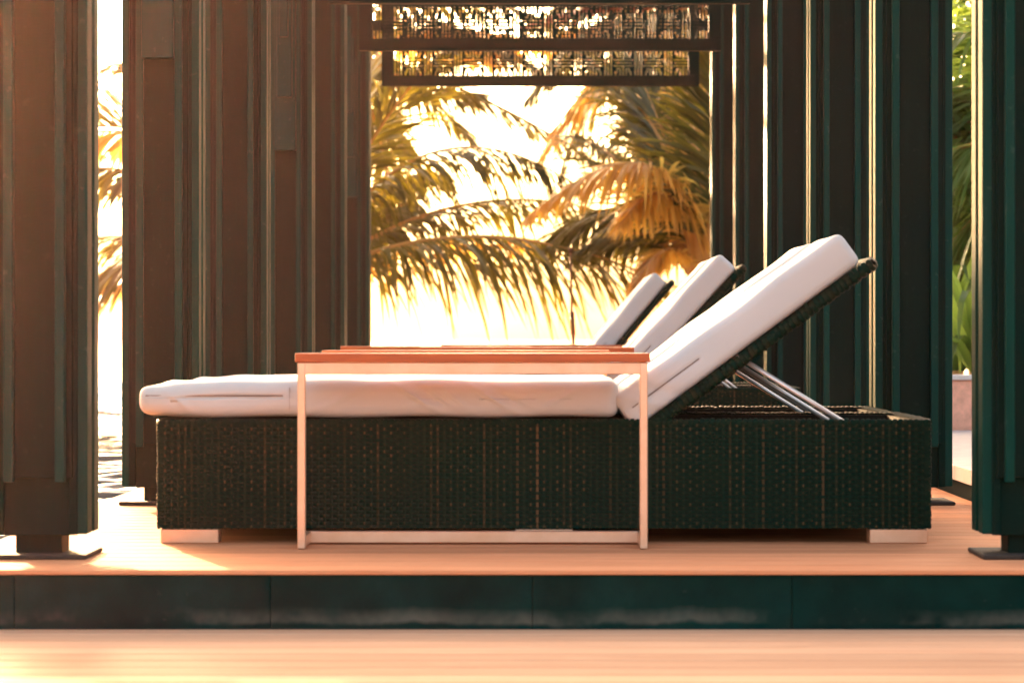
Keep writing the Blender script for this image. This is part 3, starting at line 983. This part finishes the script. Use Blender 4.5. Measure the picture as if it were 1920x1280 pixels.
# tall palm behind it, fronds and dry leaves hanging in the upper right of the opening
DD = 24.0
cd = px(1400, 20, DD)
fd_ = [
    (cd, px(1265, 110, DD - .3), px(1135, 290, DD - .4), dict(n=117, lmax=.55, hang=.5, mat='leaf_dry', width=.032)),
    (cd, px(1330, 150, DD - .3), px(1290, 330, DD - .3), dict(n=117, lmax=.55, hang=.5, mat='leaf_dry', width=.032)),
    (cd, px(1220, 60, DD), px(1035, 250, DD - .2), dict(n=130, lmax=.70, hang=.7, mat='leaf_gold', width=.032)),
    (cd, px(1200, 10, DD + .3), px(990, 150, DD + .2), dict(n=130, lmax=.72, hang=.7, width=.032)),
    (cd, px(1270, 160, DD + .5), px(1190, 360, DD + .7), dict(n=130, lmax=.70, hang=.5, width=.032)),
    (cd, px(1180, 90, DD + .8), px(1050, 340, DD + 1.0), dict(n=130, lmax=.66, hang=.6, width=.032)),
    (cd, px(1210, -40, DD + .5), px(1000, 40, DD + .6), dict(n=130, lmax=.80, hang=.7, width=.033)),
    (cd, px(1450, 90, DD), px(1520, 220, DD), dict(n=85, lmax=.62, hang=.6)),
    (cd, px(1200, 0, DD - .1), px(975, 52, DD - .2), dict(n=140, lmax=.30, hang=.5, mat='leaf_red', width=.040)),
    (cd, px(1260, 30, DD + .9), px(1060, 60, DD + 1.2), dict(n=130, lmax=.80, hang=.7, mat='leaf_gold', width=.044)),
    (cd, px(1290, 60, DD + .2), px(1130, 110, DD + .2), dict(n=130, lmax=.70, hang=.7, mat='leaf_gold', width=.034)),
    (cd, px(1185, 100, DD - .5), px(1012, 300, DD - .6), dict(n=130, lmax=.66, hang=.8, mat='leaf_gold', width=.032)),
    (cd, px(1160, 50, DD - .2), px(985, 190, DD - .3), dict(n=130, lmax=.66, hang=.8, width=.032)),
    radial(cd, 95, 30, 2.3, .5), radial(cd, 130, 55, 2.4, .3), radial(cd, 200, 45, 2.4, .4), radial(cd, 20, 55, 2.4, .4), radial(cd, 300, 50, 2.2, .5),
]
palm('tall palm with dry pinkish leaves behind the golden one', cd, (.25, .3, -.08), fd_)
# palm at the right edge, seen between the two nearest right posts
DR = 16.5
cr = px(2010, 300, DR)
fr = [
    (cr, px(1880, 90, DR - .4), px(1715, 90, DR - .6), dict(n=109, lmax=.72, hang=.5, mat='leaf_cool', width=.026)),
    (cr, px(1850, 268, DR - .2), px(1690, 330, DR - .3), dict(n=117, lmax=.75, hang=.7, mat='leaf_cool', width=.026)),
    (cr, px(1870, 170, DR + .4), px(1720, 210, DR + .7), dict(n=104, lmax=.7, hang=.8, mat='leaf_cool', width=.026)),
    (cr, px(1860, 380, DR + .2), px(1740, 520, DR + .2), dict(n=104, lmax=.6, hang=.6, mat='leaf_cool', width=.026)),
    (cr, px(1880, -30, DR + .5), px(1740, -20, DR + .5), dict(n=104, lmax=.7, hang=.5, mat='leaf_cool', width=.026)),
    radial(cr, 20, 40, 2.4, .5, mat='leaf_cool'), radial(cr, 90, 50, 2.4, .4, mat='leaf_cool'), radial(cr, 330, 40, 2.2, .5, mat='leaf_cool'), radial(cr, 140, 60, 2.4, .3, mat='leaf_cool'),
]
palm('green palm at the right, between the two nearest right posts', cr, (.1, .1, .26), fr, .13, .11)

# ------------------------------------------------------------------ planter, plants, pole
pw = empty('planter_wall', (1.55, 13.25, 0))
bm = bmesh.new(); add_box(bm, 0, 7, 0, .20, .0, .335, .004); mesh_obj('wall', bm_mesh('wall', bm), M['stone'], pw)
for i in range(7):
    mesh_obj('coping_stone', box_mesh('coping_stone', i * 1.0 + .002 - .02, i * 1.0 + .998 - .02, -.018, .215, .3352, .358, .003), M['coping'], pw)
tag(pw, 'low pink stone planter wall with pale coping at the right', 'planter wall')

def strap_plant(label, loc, n, L, w, seed):
    rs = random.Random(seed)
    r = empty('strap_leaf_plant', loc)
    tag(r, label, 'plant', 'leafy plants in the planter')
    bm = bmesh.new(); rod(bm, (0, 0, -.02), (0, 0, .12), .035, 8)
    mesh_obj('stem', bm_mesh('stem', bm, True), M['stem'], r)
    for i in range(n):
        az = rs.uniform(0, 2 * math.pi); el = R(rs.uniform(45, 82)); l = L * rs.uniform(.6, 1.1); ww = w * rs.uniform(.7, 1.2)
        vs, fs, cs = [], [], []
        p = Vector((0, 0, .05)); c = rs.random()
        d = Vector((math.cos(az) * math.cos(el), math.sin(az) * math.cos(el), math.sin(el)))
        s = d.cross(Vector((0, 0, 1))).normalized(); bend = rs.uniform(.5, 1.6)
        for k in range(9):
            f = k / 8
            dd = (d + Vector((0, 0, -1)) * bend * f * f * 1.4).normalized()
            if k: p = p + dd * l / 8
            nn = s.cross(dd)
            wd = ww * (math.sin(math.pi * (f * .86 + .12)) ** .7) * .5
            vs += [p - s * wd + nn * wd * .3, p, p + s * wd + nn * wd * .3]; cs += [c] * 3
        for k in range(8):
            a = 3 * k
            fs += [(a, a + 1, a + 4, a + 3), (a + 1, a + 2, a + 5, a + 4)]
        o = mesh_obj('leaf', strand_mesh('leaf', vs, fs, cs), M['leaf_cool'], r)
for i, (x, y, n, L, w_, lab) in enumerate([
        (1795, 15.0, 30, .95, .055, 'plant with long strap leaves just behind the planter wall'),
        (1828, 14.4, 26, .75, .05, 'lower arching strap leaf plant beside the right edge post'),
        (1762, 15.8, 30, 1.05, .055, 'strap leaf plant partly hidden by the second post from the right')]):
    strap_plant(lab, ((x - 1020) * y / FPX, y, .27), n, L, w_, 40 + i)

def shrub(label, loc, rx, ry, rz, n, seed):
    rs = random.Random(seed)
    r = empty('shrub', loc)
    tag(r, label, 'shrub')
    bm = bmesh.new()
    for i in range(7):
        a = rs.uniform(0, 6.28); rod(bm, (0, 0, -.05), (math.cos(a) * rx * .5, math.sin(a) * ry * .5, rz * 1.2), .02, 6)
    mesh_obj('stem', bm_mesh('stem', bm, True), M['trunk'], r)
    vs, fs, cs = [], [], []
    for i in range(n):
        v = Vector((rs.gauss(0, 1), rs.gauss(0, 1), rs.gauss(0, 1))).normalized() * rs.uniform(.45, 1.0)
        p = Vector((v.x * rx, v.y * ry, rz + v.z * rz)) * (1 + .12 * math.sin(v.x * 7 + v.z * 5))
        d = Vector((rs.gauss(0, 1), rs.gauss(0, 1), rs.gauss(.2, .7))).normalized(); s = d.cross(Vector((rs.gauss(0, 1), rs.gauss(0, 1), rs.gauss(0, 1)))).normalized()
        L = rs.uniform(.10, .22); w_ = L * .16; b = len(vs); c = rs.random()
        vs += [p, p + d * L * .5 + s * w_, p + d * L, p + d * L * .5 - s * w_]; cs += [c] * 4
        fs.append((b, b + 1, b + 2, b + 3))
    o = mesh_obj('foliage', strand_mesh('foliage', vs, fs, cs), M['leaf_cool'], r)
shrub('dark green shrub behind the strap leaf plants at the right', (3.05, 17.3, .27), 1.2, .7, 1.35, 9000, 3)

pl = empty('garden_pole', px(1075, 634, 21.0) - Vector((0, 0, CAMH + .08)))
hb = CAMH + .08
bm = bmesh.new(); rod(bm, (0, 0, -.2), (0, 0, hb + .02), .013, 10); mesh_obj('shaft', bm_mesh('shaft', bm, True), M['pole'], pl)
bm = bmesh.new(); rod(bm, (0, 0, hb + .02), (-.012, 0, hb + .20), .019, 10); mesh_obj('grip', bm_mesh('grip', bm, True), M['pole'], pl)
bm = bmesh.new(); rod(bm, (-.012, 0, hb + .2), (-.02, 0, hb + .64), .010, 10); mesh_obj('upper_shaft', bm_mesh('upper_shaft', bm, True), M['pole'], pl)
bm = bmesh.new(); rod(bm, (-.02, 0, hb + .64), (-.021, 0, hb + .68), .018, 10); mesh_obj('cap', bm_mesh('cap', bm, True), M['pole'], pl)
tag(pl, 'thin brown pole standing beyond the loungers in the palm view', 'pole')

# ------------------------------------------------------------------ warm haze box, added to imitate the lens glare veil at the left
hz = Mat('glare_haze')
hz.n.remove(hz.b)
pv = hz.node('VolumePrincipled')
pv.inputs['Color'].default_value = (1.0, .56, .44, 1)
pv.inputs['Density'].default_value = .00032
pv.inputs['Anisotropy'].default_value = .93
hz.l.new(pv.outputs[0], hz.out.inputs['Volume'])
h = mesh_obj('haze', box_mesh('haze', -410, 410, -62, 910, -1.5, 7.5), hz.m)
tag(h, 'thin warm haze added for the glare veil at the left', None, kind='stuff')
